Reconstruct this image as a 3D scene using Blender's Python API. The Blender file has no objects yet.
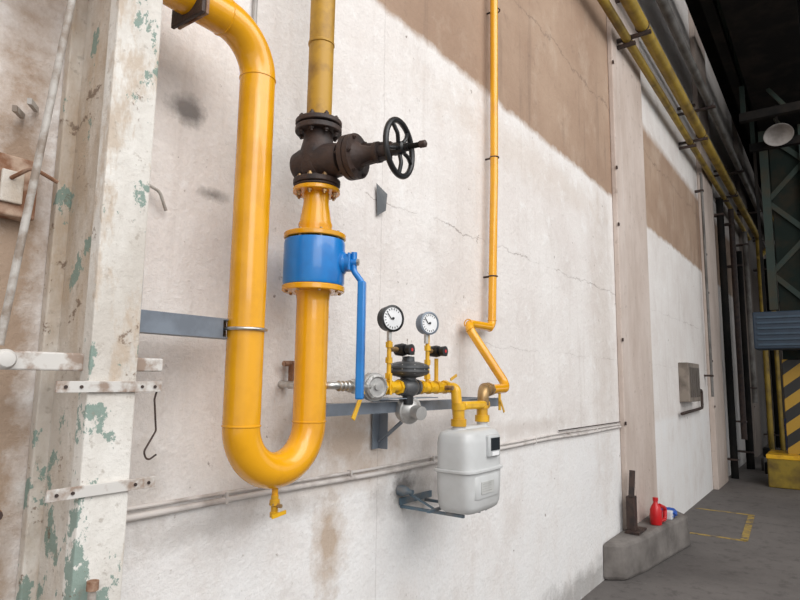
import bpy, bmesh, math, random
from mathutils import Vector, Matrix
random.seed(7)
V=Vector
bpy.context.scene.view_settings.view_transform='Standard'
# ------------------------------------------------------------------ materials
class NT:
    def __init__(s,name):
        s.m=bpy.data.materials.new(name); s.m.use_nodes=True
        s.t=s.m.node_tree; s.b=s.t.nodes['Principled BSDF']
        s.pos=None
    def n(s,typ,**k):
        o=s.t.nodes.new(typ)
        for a,b in k.items(): setattr(o,a,b)
        return o
    def l(s,a,b): s.t.links.new(a,b)
    def P(s):
        if s.pos is None: s.pos=s.n('ShaderNodeNewGeometry').outputs['Position']
        return s.pos
    def sep(s):
        if not hasattr(s,'_s'):
            x=s.n('ShaderNodeSeparateXYZ'); s.l(s.P(),x.inputs[0]); s._s=x
        return s._s.outputs
    def math(s,op,a,b=None,c=None,clamp=False):
        o=s.n('ShaderNodeMath',operation=op); o.use_clamp=clamp
        for i,x in enumerate((a,b,c)):
            if x is None: continue
            if isinstance(x,(int,float)): o.inputs[i].default_value=x
            else: s.l(x,o.inputs[i])
        return o.outputs[0]
    def noise(s,scale,detail=4,rough=.55,stretch=(1,1,1),off=(0,0,0)):
        mp=s.n('ShaderNodeMapping'); mp.inputs['Scale'].default_value=stretch; mp.inputs['Location'].default_value=off
        s.l(s.P(),mp.inputs[0])
        o=s.n('ShaderNodeTexNoise'); o.inputs['Scale'].default_value=scale; o.inputs['Detail'].default_value=detail
        o.inputs['Roughness'].default_value=rough
        s.l(mp.outputs[0],o.inputs['Vector']); return o.outputs[0]
    def ramp(s,f,a,b,lo=0.,hi=1.):
        o=s.n('ShaderNodeMapRange'); o.clamp=True
        s.l(f,o.inputs[0]); o.inputs[1].default_value=a; o.inputs[2].default_value=b
        o.inputs[3].default_value=lo; o.inputs[4].default_value=hi
        return o.outputs[0]
    def mix(s,f,a,b):
        o=s.n('ShaderNodeMix',data_type='RGBA')
        if isinstance(f,(int,float)): o.inputs[0].default_value=f
        else: s.l(f,o.inputs[0])
        for i,x in ((6,a),(7,b)):
            if isinstance(x,tuple): o.inputs[i].default_value=(*x,1)
            else: s.l(x,o.inputs[i])
        return o.outputs[2]
    def bump(s,h,st=.3,dist=.02):
        o=s.n('ShaderNodeBump'); o.inputs['Strength'].default_value=st; o.inputs['Distance'].default_value=dist
        s.l(h,o.inputs['Height']); s.l(o.outputs[0],s.b.inputs['Normal'])
    def col(s,c): s.l(c,s.b.inputs['Base Color'])
def M(name,c,rough=.5,metal=0.,c2=None,sc=8,lo=.45,hi=.65,bump=0.,coat=0.,st=(1,1,1),spec=.5):
    t=NT(name); t.b.inputs['Roughness'].default_value=rough; t.b.inputs['Metallic'].default_value=metal
    t.b.inputs['Coat Weight'].default_value=coat; t.b.inputs['Specular IOR Level'].default_value=spec
    if c2 is None: c2=tuple(x*.8 for x in c)
    n=t.noise(sc,5,.6,st); t.col(t.mix(t.ramp(n,lo,hi),c,c2))
    if bump: t.bump(t.noise(sc*4,4),bump,.01)
    return t.m
YEL=M('yellow_pipe_paint',(.78,.36,.004),.26,0,(.66,.29,.003),5,coat=.4)
YELB=M('bright_yellow_paint',(.74,.41,.01),.35,0,(.52,.27,.01),8,coat=.2)
YELO=M('old_yellow_paint',(.46,.25,.02),.5,0,(.18,.085,.02),9,lo=.45,hi=.75)
YELD=M('dusty_yellow_paint',(.26,.18,.025),.65,0,(.10,.065,.02),4,lo=.4,hi=.68,spec=.3)
BLU=M('blue_enamel',(.005,.19,.55),.30,0,(.005,.145,.45),6,coat=.3)
RUST=M('rusty_brown_iron',(.050,.028,.021),.6,0,(.020,.013,.012),14,bump=.3)
RUSTO=M('orange_rust',(.20,.09,.045),.8,0,(.42,.30,.22),16,bump=.3)
BLK=M('black_paint',(.010,.010,.011),.35)
BLKM=M('dark_steel',(.007,.007,.007),.85,0,(.017,.014,.012),3,spec=.12)
GREENDK=M('dark_green_steel',(.012,.019,.016),.8,0,(.026,.023,.016),3,spec=.15)
STEEL=M('grey_painted_steel',(.20,.23,.27),.45,.2,(.15,.17,.20),10)
STEELB=M('blue_grey_steel',(.11,.165,.21),.5,.3,(.2,.20,.20),14)
CHR=M('galvanised_steel',(.62,.61,.58),.32,.9,(.45,.44,.42),30)
ALU=M('cast_aluminium',(.50,.49,.47),.45,.6,(.36,.35,.34),20,bump=.1)
DGREY=M('dark_grey_cast',(.08,.085,.09),.45,.4,(.13,.13,.13),15)
BRASS=M('brass',(.40,.26,.12),.4,.7,(.20,.12,.06),20)
WHT=M('meter_enamel',(.56,.565,.56),.42,0,(.49,.49,.48),4,coat=.15)
WDIAL=M('dial_white',(.85,.85,.85),.4)
RED=M('red_plastic',(.55,.012,.015),.3)
BLUP=M('blue_plastic',(.03,.10,.42),.4)
WPL=M('white_plastic',(.65,.67,.7),.4)
GREYC=M('pale_grey_duct',(.38,.355,.335),.5,0,(.22,.20,.185),3)
GREYD=M('dim_grey_duct',(.17,.16,.15),.6,0,(.08,.072,.065),3,spec=.3)
POLE=M('grimy_grey_pole',(.44,.41,.375),.6,0,(.24,.19,.15),16,lo=.45,hi=.62)
CABLE=M('limewashed_conduit',(.60,.56,.53),.75,0,(.34,.29,.26),6,lo=.5,hi=.68)
RUBBLE=M('rubble',(.08,.07,.062),.9,0,(.04,.035,.032),7,bump=.6)
PLINTH=M('plinth_concrete',(.20,.18,.165),.92,0,(.10,.088,.08),4,lo=.38,hi=.68,bump=.5)
t=NT('glass_display'); t.b.inputs['Base Color'].default_value=(.02,.025,.03,1); t.b.inputs['Roughness'].default_value=.08; DISP=t.m

def stainmask(t,x,z,rx,rz,nz,nk=2.6):
    X,Y,Z=t.sep()
    a=t.math('MULTIPLY',t.math('SUBTRACT',X,x),1/rx); b=t.math('MULTIPLY',t.math('SUBTRACT',Z,z),1/rz)
    d=t.math('SQRT',t.math('ADD',t.math('MULTIPLY',a,a),t.math('MULTIPLY',b,b)))
    d=t.math('ADD',d,t.math('MULTIPLY',t.math('SUBTRACT',nz,.5),nk))
    return t.ramp(d,.3,1.15,1,0)
def wallmat(name):
    t=NT(name); X,Y,Z=t.sep(); t.b.inputs['Roughness'].default_value=.88
    n1=t.noise(1.3,7,.62); n2=t.noise(6,8,.7); n3=t.noise(3,6,.65,(3,3,.3)); n4=t.noise(26,6,.72); n5=t.noise(11,4,.65,(1,1,1),(4,4,4))
    n6=t.noise(2.6,8,.72,(1,1,.7),(9,3,2)); n7=t.noise(60,4,.6,(1,1,1),(2,7,1)); n8=t.noise(1.8,5,.7,(4,4,.25),(5,5,5))
    c=t.mix(t.ramp(n1,.38,.66),(.82,.785,.755),(.73,.675,.64))
    c=t.mix(t.ramp(n6,.53,.70,0,.55),c,(.60,.54,.50))
    c=t.mix(t.ramp(n3,.55,.74,0,.35),c,(.57,.50,.45))
    c=t.mix(t.ramp(n8,.58,.72,0,.3),c,(.50,.43,.38))
    c=t.mix(t.ramp(n2,.56,.66,0,.6),c,(.87,.85,.83))
    low=t.ramp(t.math('ADD',Z,t.math('MULTIPLY',n2,.1)),1.2,1.27,1,0)
    c=t.mix(t.math('MULTIPLY',low,t.ramp(n6,.42,.64,.85,.25)),c,(.83,.82,.81))
    c=t.mix(t.ramp(n4,.63,.69,0,.75),c,(.34,.285,.25))
    c=t.mix(t.ramp(n5,.68,.71,0,.8),c,(.20,.16,.135))
    c=t.mix(t.ramp(n7,.35,.7,0,.14),c,(.36,.32,.29))
    for (x,z,rx,rz,k,cc) in [(1.83,.96,.10,.20,.8,(.42,.30,.20)),(1.95,1.33,.35,.12,.75,(.50,.37,.27)),(1.78,1.45,.28,.16,.55,(.52,.41,.32)),(1.85,1.2,.5,.09,.45,(.5,.40,.32)),
        (1.08,2.45,.075,.05,.8,(.05,.045,.045)),(1.0,2.5,.16,.10,.3,(.35,.32,.30)),(1.2,2.2,.06,.025,.7,(.10,.09,.08)),(2.45,1.06,.35,.1,.6,(.34,.31,.285)),(1.3,1.13,.5,.05,.5,(.42,.38,.35)),
        (4.6,.05,1.8,.16,.65,(.25,.235,.22)),(2.31,1.12,.09,.08,.8,(.08,.07,.065)),(.35,2.3,.14,1.9,.4,(.52,.40,.28)),(.62,1.6,.10,1.5,.85,(.30,.19,.11)),(.5,.8,.2,.5,.65,(.40,.32,.25)),
        (5.3,2.1,.35,1.5,.3,(.5,.41,.34)),(2.9,2.3,.3,1.7,.2,(.58,.50,.44)),(1.0,1.35,.12,.25,.45,(.38,.33,.29)),(3.9,3.12,1.6,.18,.35,(.55,.45,.37)),(3.5,1.3,1.2,.06,.4,(.5,.43,.38))]:
        c=t.mix(t.math('MULTIPLY',stainmask(t,x,z,rx,rz,n2),k),c,cc)
    zb=t.math('ADD',Z,t.math('ADD',t.math('MULTIPLY',t.math('SUBTRACT',n2,.5),.12),t.math('MULTIPLY',t.math('SUBTRACT',n1,.5),.08)))
    up=t.ramp(zb,3.34,3.39,0,1)
    far=t.math('GREATER_THAN',X,6.9)
    off=t.math('MULTIPLY',far,t.ramp(zb,4.5,4.62,0,1))
    up=t.math('SUBTRACT',up,off,clamp=True)
    br=t.mix(t.ramp(n1,.38,.66),(.31,.195,.125),(.40,.275,.19))
    br=t.mix(t.ramp(n6,.52,.68,0,.5),br,(.50,.39,.30))
    br=t.mix(t.ramp(n2,.58,.68,0,.5),br,(.18,.105,.065))
    br=t.mix(t.ramp(n8,.56,.68,0,.4),br,(.15,.095,.065))
    c=t.mix(t.math('MULTIPLY',up,.95),c,br)
    wob=t.math('MULTIPLY',t.math('SUBTRACT',t.noise(2.5,8,.75),.5),.35)
    def line(coord,val,w,wobk=1.0):
        d=t.math('ABSOLUTE',t.math('SUBTRACT',t.math('ADD',coord,t.math('MULTIPLY',wob,wobk)),val))
        return t.math('LESS_THAN',d,w)
    brk=t.ramp(n1,.42,.56,0,1)
    k1=t.math('MULTIPLY',t.math('MULTIPLY',line(Z,2.42,.003,.5),t.math('GREATER_THAN',X,2.0)),brk)
    k2=line(X,2.12,.0025,.12); k4=line(Z,4.25,.006,1.4)
    k5=t.math('MULTIPLY',t.math('MULTIPLY',line(Z,1.80,.0025,.4),t.math('GREATER_THAN',X,3.1)),brk)
    k=t.math('MAXIMUM',t.math('MAXIMUM',k1,t.math('MULTIPLY',k2,.4)),k4)
    k=t.math('MAXIMUM',k,t.math('MULTIPLY',k5,.5))
    c=t.mix(t.math('MULTIPLY',k,.5),c,(.16,.11,.085))
    c=t.mix(t.ramp(X,10,17,0,.88),c,(.075,.062,.053))  # dimness of the far hall put into the plaster colour
    t.col(c)
    h=t.math('ADD',t.math('MULTIPLY',n2,.7),t.math('MULTIPLY',n4,.4)); h=t.math('SUBTRACT',h,t.math('MULTIPLY',k,.4))
    t.bump(h,.55,.03)
    return t.m
WALL=wallmat('limewashed_plaster')
def colmat():
    t=NT('peeling_column_paint'); t.b.inputs['Roughness'].default_value=.8
    X,Y,Z=t.sep()
    n1=t.noise(4,7,.65,(1,1,.5)); n2=t.noise(16,7,.72); n3=t.noise(8,8,.7,(1,1,.7),(3,1,5)); n4=t.noise(5,6,.7,(1,1,.4),(7,2,1)); n5=t.noise(40,4,.6)
    c=t.mix(t.ramp(n1,.4,.62),(.74,.71,.66),(.56,.515,.46))
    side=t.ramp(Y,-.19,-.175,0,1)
    c=t.mix(t.math('MULTIPLY',side,t.ramp(n4,.38,.58,.2,.85)),c,(.42,.32,.225))  # side faces browner: grime, with their shade mixed into the colour
    c=t.mix(t.ramp(n4,.56,.63,0,.7),c,(.48,.37,.27))
    low=t.ramp(Z,1.0,2.0,.035,0)
    gn=t.math('SUBTRACT',t.math('ADD',n3,low),t.math('MULTIPLY',side,.02))
    c=t.mix(t.ramp(gn,.59,.602,0,.85),c,(.17,.26,.22))
    c=t.mix(t.ramp(n2,.61,.65,0,.85),c,(.18,.12,.08))
    c=t.mix(t.ramp(n5,.6,.7,0,.45),c,(.28,.23,.18))
    t.col(c); t.bump(t.math('ADD',n2,n3),.6,.01); return t.m
COL=colmat()
def pil():
    t=NT('pinkish_concrete'); t.b.inputs['Roughness'].default_value=.9
    X,Y,Z=t.sep()
    n1=t.noise(2,7,.65,(1,1,.4)); n2=t.noise(12,7,.72); n3=t.noise(2,6,.7,(5,5,.3))
    c=t.mix(t.ramp(n1,.4,.65),(.60,.51,.455),(.47,.38,.325)); c=t.mix(t.ramp(n2,.60,.68,0,.6),c,(.24,.18,.145)); c=t.mix(t.ramp(n3,.54,.70,0,.4),c,(.66,.61,.57))
    c=t.mix(t.ramp(X,10,15,0,.8),c,(.08,.068,.058))  # far pilasters darkened in colour to carry the hall's dimness
    t.col(c); t.bump(n2,.5,.02); return t.m
PIL=pil()
def floorm():
    t=NT('grimy_concrete_floor'); t.b.inputs['Roughness'].default_value=.8
    n1=t.noise(.8,7,.68); n2=t.noise(7,7,.72); n3=t.noise(30,5,.7)
    c=t.mix(t.ramp(n1,.35,.68),(.10,.09,.085),(.16,.145,.136)); c=t.mix(t.ramp(n2,.52,.70,0,.7),c,(.045,.04,.037)); c=t.mix(t.ramp(n3,.62,.70,0,.5),c,(.25,.225,.21))
    t.col(c); t.bump(n2,.3,.02); return t.m
FLOOR=floorm()
def haz():
    t=NT('hazard_stripes'); X,Y,Z=t.sep(); t.b.inputs['Roughness'].default_value=.5
    f=t.math('FRACT',t.math('MULTIPLY',t.math('ADD',t.math('ADD',Z,t.math('MULTIPLY',Y,.8)),X),2.6))
    t.col(t.mix(t.math('GREATER_THAN',f,.5),(.40,.23,.02),(.015,.014,.013))); return t.m
HAZ=haz()
def floorline():
    t=NT('worn_yellow_line'); t.b.inputs['Roughness'].default_value=.7
    t.col(t.mix(t.ramp(t.noise(9,5,.7),.45,.6),(.38,.26,.06),(.12,.10,.085))); return t.m
FLINE=floorline()
# ------------------------------------------------------------------ builders
ROOT=None
def root(name,loc=(0,0,0)):
    global ROOT
    e=bpy.data.objects.new(name,None); e.empty_display_size=.05; e.location=loc
    bpy.context.collection.objects.link(e); ROOT=e; return e
def fin(bm,name,mat,smooth=True,bev=0.):
    me=bpy.data.meshes.new(name); 
    bmesh.ops.recalc_face_normals(bm,faces=bm.faces)
    if ROOT is not None: bmesh.ops.translate(bm,verts=bm.verts,vec=-V(ROOT.location))
    bm.to_mesh(me); bm.free()
    ob=bpy.data.objects.new(name,me); bpy.context.collection.objects.link(ob); me.materials.append(mat)
    if ROOT is not None: ob.parent=ROOT
    if smooth:
        for p in me.polygons: p.use_smooth=True
        me.set_sharp_from_angle(angle=math.radians(38))
    if bev:
        md=ob.modifiers.new('bevel','BEVEL'); md.width=bev; md.segments=2; md.limit_method='ANGLE'
    return ob
def frame(d):
    d=V(d).normalized(); a=V((0,0,1)) if abs(d.z)<.9 else V((1,0,0))
    u=d.cross(a).normalized(); w=d.cross(u); return u,w
def lathe_bm(bm,o,d,prof,seg=40):
    o=V(o); d=V(d).normalized(); u,w=frame(d); rings=[]
    for (s,r) in prof:
        if r<1e-6: rings.append([bm.verts.new(o+d*s)])
        else: rings.append([bm.verts.new(o+d*s+(u*math.cos(2*math.pi*i/seg)+w*math.sin(2*math.pi*i/seg))*r) for i in range(seg)])
    for A,B in zip(rings,rings[1:]):
        if len(A)==1 and len(B)==1: continue
        for i in range(seg):
            j=(i+1)%seg
            if len(A)==1: bm.faces.new((A[0],B[i],B[j]))
            elif len(B)==1: bm.faces.new((A[i],A[j],B[0]))
            else: bm.faces.new((A[i],A[j],B[j],B[i]))
    if len(rings[0])>1: bm.faces.new(rings[0])
    if len(rings[-1])>1: bm.faces.new(rings[-1])
def lathe(name,o,d,prof,mat,seg=40,bev=0.):
    bm=bmesh.new(); lathe_bm(bm,o,d,prof,seg); return fin(bm,name,mat,bev=bev)
def cyl(name,a,b,r,mat,seg=24,bev=0.,r2=None):
    a=V(a);b=V(b); return lathe(name,a,b-a,[(0,r),((b-a).length,r if r2 is None else r2)],mat,seg,bev)
def box(name,lo,hi,mat,bev=0.,rz=0.,smooth=False):
    bm=bmesh.new(); bmesh.ops.create_cube(bm,size=1)
    lo=V(lo);hi=V(hi);c=(lo+hi)/2;s=hi-lo
    for v in bm.verts: v.co=V((v.co.x*s.x,v.co.y*s.y,v.co.z*s.z))
    if rz: bmesh.ops.rotate(bm,verts=bm.verts,matrix=Matrix.Rotation(rz,3,'Z'))
    bmesh.ops.translate(bm,verts=bm.verts,vec=c)
    return fin(bm,name,mat,smooth,bev)
def obox(name,a,b,w,t,mat,side=(0,1,0),bev=0.):
    a=V(a);b=V(b);d=(b-a).normalized(); s=V(side); s=(s-d*s.dot(d)).normalized(); n=d.cross(s)
    bm=bmesh.new(); q=[]
    for p in (a,b):
        q.append([bm.verts.new(p+s*w/2*i+n*t/2*j) for i,j in ((-1,-1),(1,-1),(1,1),(-1,1))])
    bm.faces.new(q[0]);bm.faces.new(q[1][::-1])
    for i in range(4): j=(i+1)%4; bm.faces.new((q[0][i],q[0][j],q[1][j],q[1][i]))
    return fin(bm,name,mat,False,bev)
def fillet(pts,rb,n=10):
    pts=[V(p) for p in pts]; out=[pts[0]]
    for i in range(1,len(pts)-1):
        A,B,C=pts[i-1],pts[i],pts[i+1]; d1=(A-B).normalized(); d2=(C-B).normalized()
        ang=d1.angle(d2)
        if ang>math.pi-.01: out.append(B); continue
        tl=min(rb/math.tan(ang/2),(A-B).length*.499,(C-B).length*.499); r=tl*math.tan(ang/2)
        ctr=B+(d1+d2).normalized()*(r/math.sin(ang/2))
        p1=B+d1*tl; p2=B+d2*tl; v1=p1-ctr; v2=p2-ctr; tot=v1.angle(v2); ax=v1.cross(v2).normalized()
        for k in range(n+1): out.append(ctr+Matrix.Rotation(tot*k/n,3,ax)@v1)
    out.append(pts[-1]); return out
def sweep(name,pts,r,mat,seg=24,closed=False):
    pts=[V(p) for p in pts]; q=[pts[0]]
    for p in pts[1:]:
        if (p-q[-1]).length>1e-5: q.append(p)
    pts=q; n=len(pts); bm=bmesh.new(); rings=[]; u=None
    for i,p in enumerate(pts):
        if closed: d=(pts[(i+1)%n]-pts[i-1]).normalized()
        else: d=(pts[min(i+1,n-1)]-pts[max(i-1,0)]).normalized()
        if u is None: u,_=frame(d)
        u=(u-d*u.dot(d)).normalized(); w=d.cross(u)
        rings.append([bm.verts.new(p+(u*math.cos(2*math.pi*k/seg)+w*math.sin(2*math.pi*k/seg))*r) for k in range(seg)])
    for i in range(n if closed else n-1):
        A=rings[i];B=rings[(i+1)%n]
        for k in range(seg): j=(k+1)%seg; bm.faces.new((A[k],A[j],B[j],B[k]))
    if not closed: bm.faces.new(rings[0]);bm.faces.new(rings[-1])
    return fin(bm,name,mat)
def tube(name,pts,r,mat,rb=.05,seg=24,n=12): return sweep(name,fillet(pts,rb,n),r,mat,seg)
def torus(name,c,ax,R,r,mat,seg=48,mseg=12):
    u,w=frame(ax); c=V(c)
    return sweep(name,[c+(u*math.cos(2*math.pi*i/seg)+w*math.sin(2*math.pi*i/seg))*R for i in range(seg)],r,mat,mseg,True)
def bolts(name,c,ax,R,n,L,mat,r=.008,ph=0.):
    ax=V(ax).normalized(); u,w=frame(ax); c=V(c); bm=bmesh.new()
    for i in range(n):
        a=2*math.pi*(i+ph)/n; p=c+(u*math.cos(a)+w*math.sin(a))*R
        lathe_bm(bm,p-ax*L/2,ax,[(0,r*.55),(.006,r*.55),(.006,r),(.014,r),(.014,r*.55),(L-.014,r*.55),(L-.014,r),(L-.006,r),(L-.006,r*.55),(L,r*.55)],6)
    return fin(bm,name,mat,False)
def flange(name,c,ax,R,th,mat,bev=.003): 
    ax=V(ax).normalized(); return cyl(name,V(c)-ax*th/2,V(c)+ax*th/2,R,mat,40,bev)

# ------------------------------------------------------------------ room shell
ROOT=None
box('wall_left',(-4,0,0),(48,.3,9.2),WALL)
box('floor',(-4,-16,-.2),(48,0,0),FLOOR)
box('wall_far',(48,-16,0),(48.3,.3,9.2),BLKM)
root('ceiling',(20,-8,9))
box('roof_slab_wall_side',(4,-3.6,9.0),(48,0,9.2),BLKM)
box('roof_slab_hall_side',(4,-16,9.0),(48,-8,9.2),BLKM); box('roof_slab_far',(12,-8,9.0),(48,-3.6,9.2),BLKM)
for i in range(12):
    x=5+i*3.7; box('roof_rafter_%d'%i,(x,-16,8.6),(x+.2,0,9.0),BLKM)
# ---- pilasters
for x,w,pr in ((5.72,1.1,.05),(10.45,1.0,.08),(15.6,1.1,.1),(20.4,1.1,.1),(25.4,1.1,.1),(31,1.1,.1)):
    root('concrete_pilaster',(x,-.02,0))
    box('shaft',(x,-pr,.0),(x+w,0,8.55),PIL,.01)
    for k in range(5): 
        z=1.3+k*.85+random.uniform(-.25,.25); box('edge_lug_%d'%k,(x-.012,-pr-.012,z),(x+.012,-pr,z+.03),RUST)
    tube('edge_cable',[(x+w+.05,-.02,1.0),(x+w+.09,-.02,1.8),(x+w+.04,-.02,2.6),(x+w+.06,-.02,3.3)],.007,GREYD,.3,8)
# ---- left near column
root('concrete_column',(.78,-.1,0))
box('front_flange',(.72,-.23,0),(.84,-.185,8.55),COL,.004)
box('web',(.735,-.19,0),(.835,0,8.55),COL,.004)
box('rear_flange',(.70,-.03,0),(.86,0,8.55),COL,.004)
SP=M('strap_paint',(.60,.575,.54),.6,0,(.31,.23,.18),14,lo=.48,hi=.60)
for nm,z in (('strap',1.572),('strap',1.335)):
    root('steel_strap',(.775,-.235,z))
    box('flat_bar',(.645,-.239,z-.013),(.905,-.231,z+.013),SP,.001)
    for x in (.665,.885,.70,.85): cyl('hole_bolt',(x,-.242,z),(x,-.236,z),.004,RUST,8)
root('steel_crossbar',(.6,-.19,1.63))
box('square_tube',(.50,-.20,1.608),(.722,-.165,1.65),SP,.004)
box('square_tube_end',(.838,-.20,1.61),(.93,-.165,1.645),SP,.004)
lathe('ball_end',(.545,-.235,1.63),(0,1,0),[(0,0),(.004,.016),(.012,.022),(.035,.022)],SP,16)
root('leaning_pole',(.6,-.2,2))
cyl('pole',(.655,-.21,2.9),(.535,-.21,1.66),.0085,POLE,12)
root('wall_junction_plate',(.62,-.03,2.05))
box('plate',(.545,-.05,1.98),(.645,-.001,2.13),RUSTO,.004); box('plate_cover',(.56,-.06,2.01),(.61,-.05,2.09),COL,.004)
tube('hasp',[(.58,-.06,2.07),(.60,-.12,2.09),(.66,-.12,2.07)],.005,RUSTO,.02,8)
for k,(x,z) in enumerate(((.58,2.25),(.61,2.28))): obox('peg_%d'%k,(x+.03,-.01,z),(x-.03,-.12,z-.03),.014,.010,POLE,(0,0,1))
obox('lever_bar',(.50,-.12,1.17),(.60,-.12,1.30),.02,.008,RUSTO); cyl('lever_pivot',(.59,-.14,1.29),(.59,-.0,1.29),.012,RUST,10)
root('wire_hook',(.93,-.2,1.5))
tube('hook',[(.905,-.225,1.58),(.895,-.225,1.54),(.905,-.225,1.46),(.875,-.225,1.41),(.885,-.225,1.385),(.91,-.225,1.40)],.0025,RUST,.015,8)
root('hanging_cable',(1.0,-.03,2.1))
tube('cable',[(.90,-.002,2.17),(.94,-.03,2.165),(.99,-.03,2.15),(1.02,-.02,2.10)],.005,POLE,.03,8)
root('wall_wire',(1.33,-.02,2.4)); tube('wire',[(1.32,-.012,4),(1.33,-.012,2.5),(1.38,-.012,2.3),(1.40,-.012,1.95)],.009,GREYC,.1,8)
root('pipe_stub',(.76,-.3,.9)); cyl('stub',(.75,-.262,0),(.75,-.262,1.13),.009,POLE,12); cyl('cap',(.75,-.262,1.12),(.75,-.262,1.14),.013,RUSTO,12)
# ---- conduit
root('wall_conduit',(3,-.02,1.2))
pts=[]
for i in range(40):
    x=.86+i*(5.7-.86)/39; pts.append(V((x,-.012,1.2+.005*math.sin(x*2.1)+.002*math.sin(x*5))))
sweep('lower_cable',pts,.010,CABLE,10); sweep('upper_cable',[p+V((0,.003,.024+.003*math.sin(p.x*3))) for p in pts],.006,CABLE,8)
for k in range(8): x=1.3+k*.62; box('clip_%d'%k,(x,-.022,1.190),(x+.010,-.0,1.228),CABLE)
cyl('bare_end_cable',(4.2,-.014,1.250),(5.7,-.014,1.240),.004,RUST,8)
# ---- yellow U pipe
root('u_bend_gas_pipe',(1.34,-.2,1.8))
R=.056; Y=-.2; XL=1.20; XR=1.485
pts=[V((-.6,Y,2.69)),V((XL,Y,2.69)),V((XL,Y,1.311)),V((XR,Y,1.311)),V((XR,Y,1.90))]
sweep('pipe',fillet(pts,.1425,20),R,YEL,40)
for nm,p,d in (('a',(XL-.1425,Y,2.69),(1,0,0)),('b',(XL,Y,2.547),(0,0,1)),('c',(XL,Y,1.455),(0,0,1)),('d',(XR,Y,1.455),(0,0,1))):
    p=V(p);d=V(d); lathe('weld_seam_'+nm,p-d*.005,d,[(0,R-.002),(.003,R+.0022),(.007,R+.0022),(.01,R-.002)],YEL,40)
box('wall_flange_plate',(.93,Y-.075,2.615),(.942,Y+.075,2.765),RUST,.003); box('wall_flange_plate_b',(.948,Y-.07,2.62),(.958,Y+.07,2.76),RUSTO,.003)
cyl('drain_nipple',(1.345,Y,1.27),(1.345,Y,1.225),.010,YEL,16); lathe('drain_valve_body',(1.345,Y,1.235),(0,0,-1),[(0,.012),(.012,.012),(.014,.016),(.03,.016),(.034,.011),(.05,.011),(.052,.014),(.066,.014)],YELB,16)
cyl('drain_stem',(1.345,Y,1.205),(1.345,Y-.03,1.205),.006,BRASS,10); obox('drain_lever',(1.365,Y-.03,1.185),(1.305,Y-.034,1.180),.012,.004,YELB,(0,0,1)); cyl('drain_collar',(1.345,Y,1.212),(1.345,Y,1.205),.017,BRASS,6)
# ---- bracket arm
root('pipe_support_bracket',(1,-.2,1.74))
obox('channel_top',(.845,-.155,1.769),(1.18,-.155,1.769),.055,.005,STEEL,(0,1,0)); obox('channel_bottom',(.845,-.155,1.715),(1.18,-.155,1.715),.055,.005,STEEL,(0,1,0))
obox('channel_front',(.845,-.18,1.742),(1.13,-.18,1.742),.055,.004,STEEL,(0,0,1)); obox('channel_back',(.845,-.13,1.742),(1.18,-.13,1.742),.055,.005,STEEL,(0,0,1))
box('end_plate',(.84,-.215,1.70),(.848,-.10,1.87),STEEL,.001)
torus('u_bolt',(XL,Y,1.742),(0,0,1),R+.005,.005,CHR)
for s in (-1,1): cyl('u_bolt_nut_%d'%(s+1),(XL+s*.06,-.12,1.742),(XL+s*.06,-.105,1.742),.01,CHR,6)
# ---- riser above valves
root('old_gas_riser_pipe',(XR,-.2,4)); cyl('pipe',(XR,Y,2.50),(XR+.02,Y,8.5),.045,YELO,32)
lathe('collar',(XR,Y,2.80),(0,0,1),[(0,.044),(.003,.048),(.01,.048),(.013,.044)],YELO,32)
# ---- gate valve
root('gate_valve',(XR,-.3,2.375))
flange('top_pipe_flange',(XR,Y,2.502),(0,0,1),.083,.018,RUST); flange('top_flange',(XR,Y,2.476),(0,0,1),.083,.02,RUST)
bolts('top_bolts',(XR,Y,2.49),(0,0,1),.066,8,.075,RUST,.009,.5)
lathe('body',(XR,Y,2.285),(0,0,1),[(0,.05),(.02,.050),(.03,.058),(.05,.066),(.10,.066),(.125,.060),(.165,.050),(.19,.05)],RUST,32)
flange('bottom_flange',(XR,Y,2.282),(0,0,1),.083,.02,RUST)
a=math.radians(8); ax=V((math.sin(a),-math.cos(a),0)); o=V((XR,Y,2.355))
lathe('bonnet_neck',o-ax*.085,ax,[(0,.0),(0,.05),(.03,.060),(.10,.066),(.15,.062),(.19,.056)],RUST,28)
lathe('bonnet_flange',o+ax*.13,ax,[(0,.05),(0,.078),(.018,.078),(.018,.073),(.022,.073),(.022,.078),(.04,.078),(.04,.05)],RUST,32)
bolts('bonnet_bolts',o+ax*.15,ax,.066,6,.065,RUST,.007)
lathe('gland',o+ax*.17,ax,[(0,.05),(.02,.034),(.05,.026),(.07,.026),(.07,.036),(.085,.036),(.085,.022),(.13,.02),(.15,.02)],RUST,24)
for s in (-1,1): 
    obox('yoke_%d'%(s+1),o+ax*.17+V((0,0,.035*s)),o+ax*.30+V((0,0,.022*s)),.014,.012,RUST,(1,0,0))
WC=o+ax*.330
cyl('stem',o+ax*.2,o+ax*.42,.009,BLKM,16); lathe('stem_tip',o+ax*.405,ax,[(0,.009),(0,.012),(.02,.012),(.024,.006)],RUST,12)
torus('handwheel_rim',WC,ax,.092,.010,BLK,56,14); lathe('handwheel_hub',WC-ax*.02,ax,[(0,.018),(.0,.022),(.035,.022),(.04,.014),(.055,.014)],BLK,20)
u_,w_=frame(ax)
for k in range(5):
    an=2*math.pi*k/5+.3; dd=u_*math.cos(an)+w_*math.sin(an); tube('handwheel_spoke_%d'%k,[WC+dd*.015,WC+dd*.05+ax*.008,WC+dd*.088],.007,BLK,.03,10,4)
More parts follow.
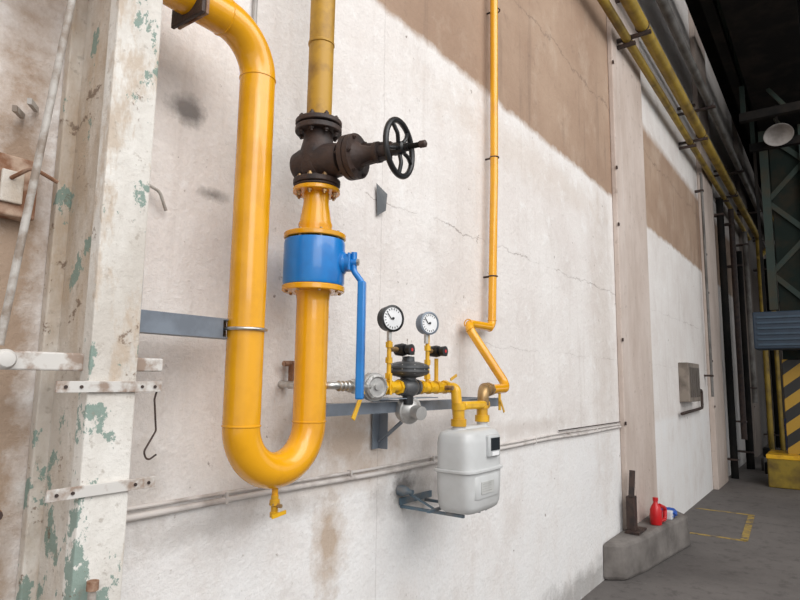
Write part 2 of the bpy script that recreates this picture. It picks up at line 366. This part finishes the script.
# ---- reducer & ball valve
root('pipe_reducer',(XR,-.2,2.18))
flange('reducer_top_flange',(XR,Y,2.252),(0,0,1),.083,.016,YEL); torus('gasket',(XR,Y,2.266),(0,0,1),.075,.005,RUST)
bolts('reducer_bolts',(XR,Y,2.268),(0,0,1),.066,8,.075,BRASS,.009,.5)
lathe('cone',(XR,Y,2.10),(0,0,1),[(0,.058),(.02,.058),(.03,.06),(.04,.056),(.10,.046),(.11,.045),(.15,.045)],YEL,40)
flange('reducer_bottom_flange',(XR,Y,2.087),(0,0,1),.108,.018,YEL)
root('blue_ball_valve',(XR,-.2,2.0))
lathe('valve_body',(XR,Y,1.915),(0,0,1),[(0,.095),(0,.103),(.012,.106),(.145,.106),(.157,.103),(.157,.095)],BLU,56)
bolts('long_studs',(XR,Y,1.995),(0,0,1),.093,8,.215,BRASS,.0095,.25)
hb=V((XR,Y,1.995)); had=V((.50,-1,0)).normalized(); sd=V((-had.y,had.x,0))
lathe('stem_boss',hb+had*.09,had,[(0,.040),(.018,.040),(.024,.032),(.040,.032),(.042,.014),(.062,.014)],BLU,24)
hc=hb+had*.130
obox('stop_plate',hc+V((0,0,.03)),hc+V((0,0,-.03)),.06,.008,BLU,sd,.002)
hc2=hc+had*.012
tube('lever_bar',[hc2+V((0,0,.035)),hc2+V((0,0,-.03)),hc2+had*.03+V((0,0,-.07)),hc2+had*.03+V((0,0,-.45))],.0105,BLU,.03,16)
obox('lever_blade',hc2+had*.03+V((0,0,-.065)),hc2+had*.03+V((0,0,-.465)),.030,.027,BLU,sd,.006)
cyl('stem_nut',hc,hc+had*.03,.012,CHR,6)
root('pipe_flange',(XR,-.2,1.9)); flange('weld_neck_flange',(XR,Y,1.903),(0,0,1),.108,.02,YEL); lathe('neck',(XR,Y,1.86),(0,0,1),[(0,.056),(.02,.058),(.035,.066)],YEL,40)
# ---- regulator station
Y=-.25
root('station_support_frame',(2.2,-.22,1.49))
obox('rail_web',(1.50,Y+.045,1.487),(2.90,Y+.045,1.487),.04,.004,STEEL,(0,0,1)); obox('rail_top',(1.50,Y+.065,1.507),(2.90,Y+.065,1.507),.04,.004,STEEL,(0,1,0))
for x in (1.62,2.12,2.84):
    obox('arm_%d'%int(x*100),(x,-.185,1.49),(x,-.0,1.49),.04,.005,STEEL,(0,0,1)); 
obox('wall_angle',(2.09,-.012,1.30),(2.09,-.012,1.52),.05,.006,STEEL,(1,0,0)); obox('wall_angle_leg',(2.11,-.035,1.30),(2.11,-.035,1.52),.05,.005,STEEL,(0,1,0))
obox('diagonal_stay',(2.11,-.02,1.33),(2.11,-.20,1.47),.03,.006,STEEL,(1,0,0))
root('inlet_hose_valve',(1.62,Y,1.57))
tube('stainless_connector',[(1.535,-.001,1.575),(1.535,Y,1.575),(1.72,Y,1.572)],.013,CHR,.03,20)
for k in range(6): torus('nut_ring_%d'%k,(1.575+k*.02,Y,1.573),(1,0,0),.014,.005,CHR,20,8)
cyl('wall_tap_pipe',(1.56,-.03,1.56),(1.56,-.03,1.66),.012,RUSTO,12); cyl('wall_tap_cross',(1.52,-.03,1.65),(1.62,-.03,1.65),.010,RUSTO,12)
lathe('ball_valve_body',(1.63,Y,1.572),(1,0,0),[(0,.016),(.0,.022),(.02,.022),(.025,.027),(.045,.027),(.05,.022),(.07,.022)],CHR,16)
obox('yellow_lever_top',(1.655,Y-.035,1.575),(1.655,Y-.04,1.545),.02,.005,YELB,(1,0,0)); obox('yellow_lever',(1.655,Y-.04,1.55),(1.60,Y-.045,1.46),.018,.006,YELB,(1,0,0),.002)
root('gas_filter',(1.76,Y,1.57))
fd=V((-.35,-1,0)).normalized(); fc=V((1.765,Y,1.57))
lathe('filter_body',fc-fd*.035,fd,[(0,.03),(0,.046),(.02,.052),(.05,.052),(.05,.046),(.062,.046),(.068,.038),(.062,.032),(.062,.012),(.07,.012),(.07,0)],ALU,32)
bolts('filter_bolts',fc+fd*.01,fd,.042,6,.05,CHR,.005)
cyl('filter_pipe',(1.70,Y,1.57),(1.83,Y,1.57),.018,CHR,16)
root('station_gas_pipe',(2,Y,1.57))
tube('pipe_inlet',[(1.80,Y,1.57),(1.95,Y,1.57)],.020,YELB); tube('pipe_outlet',[(2.03,Y,1.565),(2.30,Y,1.565),(2.305,-.285,1.565),(2.305,-.30,1.39)],.023,YELB,.03)
for x in (1.81,1.86,1.93,2.08,2.14,2.2,2.27): cyl('coupling_%d'%int(x*100),(x-.013,Y,1.568),(x+.013,Y,1.568),.029,YELB,8)
lathe('inlet_union',(2.305,-.3,1.40),(0,0,1),[(0,.034),(.03,.034),(.03,.026),(.07,.026),(.07,.031),(.10,.031),(.10,.02)],YELB,20)
cyl('gauge_branch_a',(1.86,Y,1.57),(1.86,Y,1.80),.009,YELB,12); cyl('gauge_branch_b',(2.13,Y,1.57),(2.13,Y,1.80),.009,YELB,12); cyl('vent_branch',(2.20,Y,1.57),(2.20,Y,1.69),.009,YELB,12)
for x in (1.86,2.13):
    for z in (1.60,1.66,1.72): cyl('branch_nut_%d_%d'%(x*100,z*100),(x,Y,z),(x,Y,z+.022),.015,YELB,6)
obox('branch_lever',(1.845,Y-.02,1.62),(1.845,Y-.022,1.54),.012,.004,YELB,(1,0,0))
cyl('side_tap',(2.24,Y-.02,1.565),(2.24,Y-.06,1.565),.010,BRASS,8); obox('side_tap_lever',(2.22,Y-.06,1.60),(2.27,Y-.06,1.62),.012,.004,YELB,(0,0,1))
root('pressure_regulator',(1.98,Y,1.6)); pc=V((1.99,Y,0))
lathe('diaphragm_case',pc+V((0,0,1.605)),(0,0,1),[(0,.03),(.006,.055),(.014,.078),(.024,.086),(.030,.086),(.032,.080),(.036,.080),(.038,.086),(.044,.086),(.054,.076),(.064,.045),(.066,.026),(.085,.024),(.088,0)],DGREY,44)
bolts('case_bolts',pc+V((0,0,1.639)),(0,0,1),.078,10,.036,CHR,.005)
lathe('valve_body',pc+V((-.06,0,1.568)),(1,0,0),[(0,.024),(0,.032),(.012,.032),(.014,.025),(.03,.036),(.06,.042),(.09,.036),(.106,.025),(.108,.032),(.12,.032),(.12,.024)],DGREY,28)
cyl('body_neck',pc+V((0,0,1.57)),pc+V((0,0,1.61)),.032,DGREY,24)
cyl('lower_neck',pc+V((0,0,1.57)),pc+V((0,0,1.50)),.022,BLK,20)
lo=V((2.01,Y,1.475)); ld=V((-.3,-1,-.12)).normalized()
lathe('pilot_body',lo-ld*.04,ld,[(0,.03),(0,.05),(.02,.055),(.04,.055),(.042,.048),(.055,.040),(.065,.025),(.085,.022),(.085,.027),(.11,.027),(.112,0)],ALU,32)
bolts('pilot_bolts',lo-ld*.012,ld,.046,6,.03,CHR,.004)
cyl('side_port',(2.03,Y,1.475),(2.10,Y,1.46),.018,ALU,16)
def gauge(x,z,nm,bez,rr=1.):
    root(nm,(x,Y,z)); g=V((x,Y,z)); gd=V((math.cos(math.radians(-108)),math.sin(math.radians(-108)),0))
    lathe('case',g-gd*.02,gd,[(0,0),(0,.042*rr),(.004,.046*rr),(.034,.046*rr),(.036,.05*rr),(.044,.05*rr),(.046,.043*rr),(.040,.040*rr)],bez,40)
    cyl('dial',g+gd*.018,g+gd*.0225,.042*rr,WDIAL,40)
    u,w=frame(gd)
    for k in range(15):
        an=math.radians(-225+18.5*k+90); dd=u*math.cos(an)+w*math.sin(an)
        obox('tick_%d'%k,g+gd*.0235+dd*.031*rr,g+gd*.0235+dd*.038*rr,.0025,.001,BLK,u)
    up=V((0,0,1)); si=up.cross(gd)
    obox('needle',g+gd*.025-(up*.5+si*.8).normalized()*.008,g+gd*.025+(up*.6-si*.8).normalized()*.032*rr,.003,.001,BLK,si); cyl('needle_pin',g+gd*.023,g+gd*.027,.005,BLK,12)
    cyl('socket',(x,Y,z-.085),(x,Y,z-.044),.011,CHR,6)
gauge(1.86,1.832,'pressure_gauge',BLK,1.05); gauge(2.12,1.835,'pressure_gauge',STEEL,.98)
for (x,z,x0) in ((1.935,1.715,1.86),(2.185,1.72,2.13)):
    root('gauge_valve',(x,Y,z)); cyl('link',(x0,Y,z),(x,Y,z),.010,BRASS,12)
    lathe('body',(x,Y+.02,z),(0,-1,0),[(0,.012),(0,.022),(.03,.026),(.045,.022),(.045,.012),(.055,.010),(.055,.02),(.075,.022),(.077,0)],BLK,20)
    cyl('inspection_screw',(x+.022,Y-.02,z-.012),(x+.03,Y-.045,z-.012),.008,BRASS,10); cyl('button',(x,Y-.0565,z),(x,Y-.0575,z),.007,RED,12)
root('drip_tray_plate',(1.93,Y,1.545)); obox('plate',(1.8,Y+.02,1.524),(2.2,Y+.02,1.524),.06,.004,STEEL,(0,1,0))
# ---- gas meter
MX,MY=2.40,-.30
root('gas_meter',(MX,MY,1.2))
def loft(name,secs,mat,n=64,e=5,cx=MX,cy=MY):
    bm=bmesh.new(); rings=[]
    for z,a,b in secs:
        r=[]
        for k in range(n):
            th=2*math.pi*k/n; c=math.cos(th); s=math.sin(th)
            rr=(abs(c)**e+abs(s)**e)**(-1/e); r.append(bm.verts.new((cx+a*c*rr,cy+b*s*rr,z)))
        rings.append(r)
    for A,B in zip(rings,rings[1:]):
        for k in range(n): j=(k+1)%n; bm.faces.new((A[k],A[j],B[j],B[k]))
    bm.faces.new(rings[0]);bm.faces.new(rings[-1]); return fin(bm,name,mat)
loft('lower_case',[(1.035,.10,.052),(1.040,.128,.070),(1.050,.144,.082),(1.07,.154,.089),(1.13,.160,.092),(1.21,.162,.093)],WHT)
loft('seam_flange',[(1.208,.168,.099),(1.211,.172,.103),(1.219,.172,.103),(1.222,.168,.099)],WHT)
loft('upper_case',[(1.22,.162,.092),(1.33,.161,.092),(1.360,.157,.088),(1.376,.146,.078),(1.386,.126,.060),(1.389,.09,.035)],WHT)
loft('top_ridge',[(1.36,.133,.034),(1.392,.123,.030),(1.398,.108,.024)],WHT,e=5)
loft('panel_rib_a',[(1.10,.118,.0945),(1.105,.122,.0965),(1.19,.122,.0965),(1.195,.118,.0945)],WHT,e=9)
for x in (2.305,2.52): lathe('port_%d'%int(x*100),(x,MY,1.38),(0,0,1),[(0,.034),(.012,.034),(.012,.026),(.04,.026)],WHT,20)
IG=M('index_grey',(.50,.51,.51),.4)
box('index_housing',(2.385,-.408,1.268),(2.490,-.375,1.362),IG,.008,smooth=True); box('index_window',(2.398,-.4115,1.296),(2.478,-.407,1.350),DISP,.001); box('index_label',(2.41,-.4105,1.274),(2.47,-.4075,1.290),WDIAL)
box('rating_plate',(2.33,-.4005,1.12),(2.44,-.3955,1.17),M('plate_pale',(.52,.52,.50),.4))
for k in range(4): box('rating_text_%d'%k,(2.337,-.4010,1.130+k*.010),(2.42-.01*(k%2),-.4003,1.132+k*.010),ALU)
lathe('drain_plug',(2.48,MY,1.04),(0,0,-1),[(0,.015),(.02,.015),(.02,.01),(.03,.01)],STEELB,12)
root('meter_shelf_bracket',(2.4,-.2,1.03))
for x in (2.30,2.50): obox('arm_%d'%int(x*100),(x,-.0,1.026),(x,-.33,1.026),.012,.012,STEELB,(1,0,0))
obox('cross_bar',(2.22,-.20,1.041),(2.34,-.20,1.041),.010,.016,STEELB,(0,0,1))
obox('wall_bar',(2.28,-.008,1.05),(2.54,-.008,1.05),.03,.008,STEELB,(0,0,1))
lathe('clamp',(2.28,-.0,1.10),(0,-1,0),[(0,.018),(0,.023),(.03,.024),(.05,.018),(.06,.010),(.08,.010)],STEELB,12); obox('strut',(2.30,-.01,1.10),(2.30,-.2,1.03),.010,.007,STEELB,(1,0,0))
# ---- outlet
root('meter_outlet_fitting',(2.6,-.28,1.5))
lathe('union',(2.52,MY,1.41),(0,0,1),[(0,.034),(.03,.034),(.03,.026),(.06,.026),(.06,.031),(.075,.031)],YELB,20)
box('outlet_block',(2.33,-.325,1.47),(2.56,-.275,1.505),YELB,.01,smooth=True)
tube('brass_elbow',[(2.53,MY,1.47),(2.53,MY,1.555),(2.70,-.25,1.555)],.027,BRASS,.035,20); cyl('brass_nut',(2.64,-.265,1.555),(2.68,-.255,1.555),.034,BRASS,8); cyl('brass_collar',(2.57,-.288,1.555),(2.59,-.283,1.555),.032,BRASS,20)
cyl('drop_tap',(2.80,-.25,1.555),(2.80,-.25,1.45),.007,YELB,10); obox('tap_lever',(2.79,-.26,1.50),(2.83,-.26,1.44),.012,.004,YELB,(1,0,0))
root('outlet_riser_pipe',(3,-.1,2.5))
tube('pipe',[(2.68,-.255,1.555),(2.90,-.25,1.56),(2.79,-.06,1.90),(3.09,-.06,1.90),(3.13,-.06,2.8),(3.20,-.06,8.5)],.0235,YEL,.045,28)
for nm,p,d in (('a',(2.815,-.06,1.90),(1,0,0)),('b',(3.06,-.06,1.90),(1,0,0)),('c',(3.092,-.06,1.94),(0,0,1)),('d',(2.80,-.078,1.868),(.28,-.48,-.85))): torus('weld_'+nm,p,d,.0235,.003,YEL,24,8)
for i,(x,z) in enumerate(((3.135,2.93),(3.165,3.9),(3.105,2.2))): torus('pipe_clip_%d'%i,(x,-.06,z),(0,0,1),.026,.004,RUST,24,8); cyl('clip_stud_%d'%i,(x,-.03,z),(x,0,z),.006,RUST,8)
root('wall_tag',(2.1,-.01,2.35)); bm=bmesh.new(); q=[bm.verts.new(p) for p in ((2.06,-.012,2.48),(2.12,-.03,2.44),(2.11,-.03,2.36),(2.07,-.012,2.33))]; bm.faces.new(q); fin(bm,'tag',DGREY,False)
# ---- base block + clutter
root('concrete_plinth',(6,-.2,0))
bm=bmesh.new(); fp=[(5.12,0),(5.24,-.16),(5.60,-.235),(6.1,-.29),(6.72,-.37),(6.95,-.2),(6.95,0)]
A=[bm.verts.new((x,y,0)) for x,y in fp]; B=[bm.verts.new((x+.02*random.uniform(-1,1),y*.95,.30+.012*random.uniform(-1,1))) for x,y in fp]
for i in range(len(fp)): j=(i+1)%len(fp); bm.faces.new((A[i],A[j],B[j],B[i]))
bm.faces.new(B);bm.faces.new(A)
fin(bm,'block',PLINTH,False,.03)
root('steel_post_stub',(5.6,-.15,.33)); box('post',(5.62,-.13,.31),(5.72,-.06,.60),RUST,.005); obox('top_fork',(5.62,-.11,.60),(5.68,-.11,.82),.045,.025,RUST,(0,1,0)); box('foot_plate',(5.56,-.18,.298),(5.82,-.06,.315),RUST)
root('red_canister',(6.1,-.2,.31))
lathe('bottle',(6.08,-.20,.30),(0,0,1),[(0,.035),(0,.048),(.01,.052),(.13,.052),(.16,.04),(.19,.022),(.21,.018),(.21,.024),(.24,.024),(.24,0)],RED,24)
tube('handle_loop',[(6.10,-.23,.33),(6.20,-.25,.33),(6.22,-.25,.43),(6.10,-.23,.47)],.018,RED,.03,12); box('bag_body',(6.14,-.22,.30),(6.32,-.12,.40),RED,.03,smooth=True)
root('crumpled_wrapper',(6.45,-.25,.31)); bm=bmesh.new(); bmesh.ops.create_icosphere(bm,subdivisions=3,radius=.075)
for v in bm.verts: v.co=V((v.co.x*1.3,v.co.y,v.co.z*.6))*(1+random.uniform(-.25,.25))+V((6.45,-.22,.345))
fin(bm,'wrapper_blue',BLUP,False); box('wrapper_white',(6.34,-.28,.30),(6.42,-.20,.38),WPL,.01)
root('floor_marking',(8,-.5,0))
def strip(n,a,b,w=.05): obox(n,(a[0],a[1],.002),(b[0],b[1],.002),w,.004,FLINE,(b[1]-a[1],-(b[0]-a[0]),0))
strip('line_a',(8.75,-.05),(8.75,-.70)); strip('line_b',(8.75,-.68),(7.3,-.76),.07); strip('line_c',(7.3,-.25),(7.3,-.78))
# ---- wall vent cabinet
root('wall_electrical_cabinet',(8.9,-.05,1.6)); CAB=M('cabinet_beige',(.24,.20,.165),.6,0,(.13,.105,.085),6); LV=M('louvre_dark',(.11,.092,.078),.6)
box('case',(8.35,-.12,1.36),(9.1,0,1.86),CAB,.01)
for k in range(5): box('louvre_%d'%k,(8.42+.13*k,-.132,1.42),(8.50+.13*k,-.118,1.80),LV)
tube('feed_conduit',[(9.1,-.05,1.5),(9.6,-.05,1.5),(9.6,-.05,1.25),(8.2,-.05,1.22)],.02,RUST,.05,8)
# ---- overhead pipes along the wall
def hpipe(nm,x0,x1,y,z,r,mat):
    root(nm,(x0,y,z)); cyl('pipe',(x0,y,z),(x1,y,z),r,mat,20)
    for k in range(int((x1-x0)/3.2)):
        x=x0+1+k*3.2; obox('bracket_%d'%k,(x,-.001,z-r-.02),(x,y-.08,z-r-.02),.04,.03,RUST,(1,0,0)); torus('clamp_%d'%k,(x,y,z),(1,0,0),r+.004,.006,RUST,20,6)
YELP=M('overhead_yellow_paint',(.36,.24,.03),.55,0,(.15,.095,.02),4,lo=.4,hi=.68)
hpipe('overhead_yellow_pipe',1.7,16.4,-.30,5.12,.062,YELP); hpipe('overhead_yellow_pipe',1.7,16.2,-.15,5.03,.042,YELP)
hpipe('overhead_grey_duct',1.7,22,-.42,5.55,.05,GREYD); hpipe('overhead_thin_conduit',1.7,22,-.16,5.62,.03,GREYC)
root('yellow_drop_pipe',(16.3,-.3,3)); tube('pipe',[(16.41,-.30,5.12),(16.6,-.30,5.12),(16.6,-.30,0)],.06,YELP,.12,14); tube('pipe_b',[(16.9,-.5,4.9),(16.9,-.5,0)],.05,YELP,.1,12)
tube('crossover',[(14.2,-.50,4.2),(16.2,-.55,4.8),(16.9,-.55,4.8)],.05,YELP,.1,12)
for k,(x,y,m,r,z0,z1) in enumerate(((10.2,-.10,GREYD,.02,1.4,4.9),(11.9,-.12,BLKM,.06,0,4.9),(12.7,-.2,RUST,.05,.6,4.9),(13.4,-.2,BLKM,.07,0,4.2),(14.8,-.2,GREYD,.05,1.2,4.9),(18.4,-.35,BLKM,.1,0,4.9),(19.4,-.3,YELD,.07,0,4.9),(23,-.55,BLKM,.12,0,5.4))):
    root('downpipe',(x,y,z0)); cyl('pipe',(x,y,z0),(x,y,z1),r,m,12)
    for z in (z0+.3,z1-.3): box('clip',(x-r-.01,y-r-.005,z),(x+r+.01,-.001,z+.03),RUST)
# ---- crane runway & columns
def latt(nm,x,y0,y1,z0,z1,mat):
    box(nm+'_leg_a',(x,y0-.12,z0),(x+.16,y0,z1),mat); box(nm+'_leg_b',(x,y1,z0),(x+.16,y1+.12,z1),mat)
    n=int((z1-z0)/.6)
    for k in range(n):
        za=z0+k*(z1-z0)/n; zb=z0+(k+1)*(z1-z0)/n
        a,b=(y0-.06,y1+.06) if k%2 else (y1+.06,y0-.06); obox(nm+'_lace_%d'%k,(x+.08,a,za),(x+.08,b,zb),.08,.02,mat,(0,0,1))
root('crane_column',(11.5,-1.2,0))
box('yellow_base',(11.25,-1.5,0),(12.1,-.66,.5),YELD,.02); box('hazard_panel',(11.5,-1.46,.5),(11.9,-.93,2.0),HAZ,.01); box('shaft',(11.52,-1.44,2.0),(11.88,-.95,5.84),GREENDK,.01); box('base_top_edge',(11.24,-1.51,.44),(12.11,-.65,.505),YELB,.01)
GL=M('lattice_green',(.03,.045,.038),.7,0,(.05,.045,.03),3,spec=.3)
latt('lattice',11.40,-.82,-1.5,2.8,5.84,GL)
for x in (17.5,23.5,30,37):
    root('crane_column',(x,-1.2,0)); box('base',(x-.2,-1.6,0),(x+.6,-.85,.5),YELD if x<20 else GREENDK,.02); box('shaft',(x,-1.5,.5),(x+.4,-.98,5.84),GREENDK)
root('crane_runway_girder',(20,-1,6)); 
box('bottom_flange',(5.2,-1.55,5.85),(47,-.85,5.92),BLKM); box('web',(5.2,-1.2,5.92),(47,-1.1,6.9),BLKM); box('top_flange',(5.2,-1.6,6.9),(47,-.84,6.98),BLKM)
for k in range(28): x=5.4+k*1.5; box('stiffener_%d'%k,(x,-1.5,5.92),(x+.04,-.86,6.9),GREENDK)
root('crane_walkway_truss',(20,-.6,6.5)); 
for z in (5.9,7.2): box('chord_%d'%int(z*10),(5.5,-.78,z),(47,-.66,z+.12),BLKM)
for k in range(26): x=5.6+k*1.6; obox('diag_%d'%k,(x,-.72,5.95),(x+.8,-.72,7.2),.08,.06,GREENDK,(0,1,0)); obox('diagb_%d'%k,(x+.8,-.72,7.2),(x+1.6,-.72,5.95),.08,.06,GREENDK,(0,1,0))
box('deck',(8,-.75,7.33),(47,-.15,7.38),BLKM)
root('overhead_crane_bridge',(26,-5,6)); 
for x in (14,15.2): box('beam_%d'%x,(x,-15,7.4),(x+.3,-.4,7.9),YELD)
root('service_platform_frame',(13,-.6,4.6))
for k,(x,z,m) in enumerate(((9.4,5.30,BLKM),(10.6,5.25,BLKM),(12.6,5.2,GREENDK),(13.2,4.7,YELP),(14,4.9,BLKM),(15.6,4.7,GREENDK),(18,4.4,BLKM),(19,3.9,GREENDK),(21,4.4,YELP),(25,4.2,BLKM),(28,3.6,GREENDK))):
    box('beam_%d'%k,(x,-1.75,z),(x+.10,-.75,z+.12),m); obox('hanger_%d'%k,(x+.07,-.8,z+.12),(x+.07,-.8,5.84),.06,.06,GREENDK,(1,0,0)); obox('hanger_b_%d'%k,(x+.07,-1.3,z+.12),(x+.37,-1.1,5.84),.05,.05,GL,(1,0,0))
for k in range(9): x=12.4+k*1.5; obox('stringer_diag_%d'%k,(x,-.9,4.9),(x+1.5,-.9,5.6) if k%2 else (x+1.5,-.9,4.3),.07,.05,GL,(0,1,0))
box('platform_deck',(12.6,-1.7,4.62),(20,-.95,4.68),BLKM)
for k in range(8): x=12.8+k; cyl('rail_post_%d'%k,(x,-.97,4.0),(x,-.97,4.62),.025,YELP,8)
cyl('rail',(12.6,-.97,4.0),(20,-.97,4.0),.025,YELP,8)
root('floodlight',(10.4,-1.25,5)); obox('arm',(10.4,-1.15,5.84),(10.4,-1.15,5.55),.04,.03,BLKM,(1,0,0)); lathe('shade',(10.5,-1.14,5.52),(-.55,-.1,-.8),[(0,.05),(.08,.08),(.14,.15),(.18,.19),(.21,.20),(.21,.19),(.15,.12),(.14,0)],GREYC,28)
root('unit_heater',(11.1,-1.1,2.45)); HB=M('heater_blue',(.018,.035,.06),.5); HL=M('heater_louvre',(.035,.065,.10),.5)
box('case',(10.85,-1.62,2.14),(11.38,-.62,2.72),HB,.02)
for k in range(6): box('louvre_%d'%k,(10.83,-1.58,2.19+k*.085),(10.86,-.68,2.22+k*.085),HL)
for y in (-1.5,-.8): box('hanger',(11.05,y,2.72),(11.10,y+.04,5.84),BLKM)
root('blue_barrel',(16,-.7,0)); lathe('drum',(15.4,-.95,0),(0,0,1),[(0,.27),(.02,.29),(.28,.28),(.3,.295),(.32,.28),(.58,.28),(.6,.295),(.62,.28),(.86,.29),(.88,.27)],BLUP,24)
root('scrap_heap',(14,-.4,0))
for k in range(14):
    x=random.uniform(12.8,14.8); y=-random.uniform(.3,.6); s=random.uniform(.08,.25); box('scrap_%d'%k,(x,y-s*.5,0),(x+s,y,s*random.uniform(.6,1.6)),random.choice([RUBBLE,RUST,GREYD,BLKM]),.01,0)
t=NT('window_daylight'); e=t.n('ShaderNodeEmission'); e.inputs[0].default_value=(.9,.95,1,1); e.inputs[1].default_value=1.2; t.l(e.outputs[0],t.t.nodes['Material Output'].inputs[0])
ROOT=None
for k in range(5): box('window_%d'%(k+1),(47.93,-2.9*(k+1)+.1,3.2),(47.99,-2.9*(k+1)+2.3,6.2),t.m)
# ------------------------------------------------------------------ light
w=bpy.data.worlds.new('World'); bpy.context.scene.world=w; w.use_nodes=True
w.node_tree.nodes['Background'].inputs[0].default_value=(.97,.985,1,1); w.node_tree.nodes['Background'].inputs[1].default_value=.80
def area(nm,loc,tgt,sx,sy,en,col):
    l=bpy.data.lights.new(nm,'AREA'); l.shape='RECTANGLE'; l.size=sx; l.size_y=sy; l.energy=en; l.color=col
    o=bpy.data.objects.new(nm,l); o.location=loc; o.rotation_euler=(V(tgt)-V(loc)).to_track_quat('-Z','Y').to_euler(); bpy.context.collection.objects.link(o)
area('skylight_fill_light',(2.0,-6.5,7.2),(3.0,0,1.6),11,5,690,(1,.985,.97))  # unseen fill panel added on the skylight side to brighten the wall
area('hall_window_light',(-2.5,-6,4),(2,0,1.8),4,3,120,(.97,.98,1))
# ------------------------------------------------------------------ camera
C=V((0,-1.65,1.6)); h=math.radians(36); p=math.radians(7.5); r=math.radians(0.8)
F=V((math.cos(h)*math.cos(p),math.sin(h)*math.cos(p),math.sin(p)))
R0=F.cross(V((0,0,1))).normalized(); U0=R0.cross(F)
R2=R0*math.cos(r)+U0*math.sin(r); U2=U0*math.cos(r)-R0*math.sin(r)
cd=bpy.data.cameras.new('camera'); cam=bpy.data.objects.new('camera',cd); bpy.context.collection.objects.link(cam)
m=Matrix((R2,U2,-F)).transposed().to_4x4(); m.translation=C; cam.matrix_world=m
cd.sensor_width=36; cd.lens=27; cd.clip_start=.05; cd.clip_end=200
bpy.context.scene.camera=cam
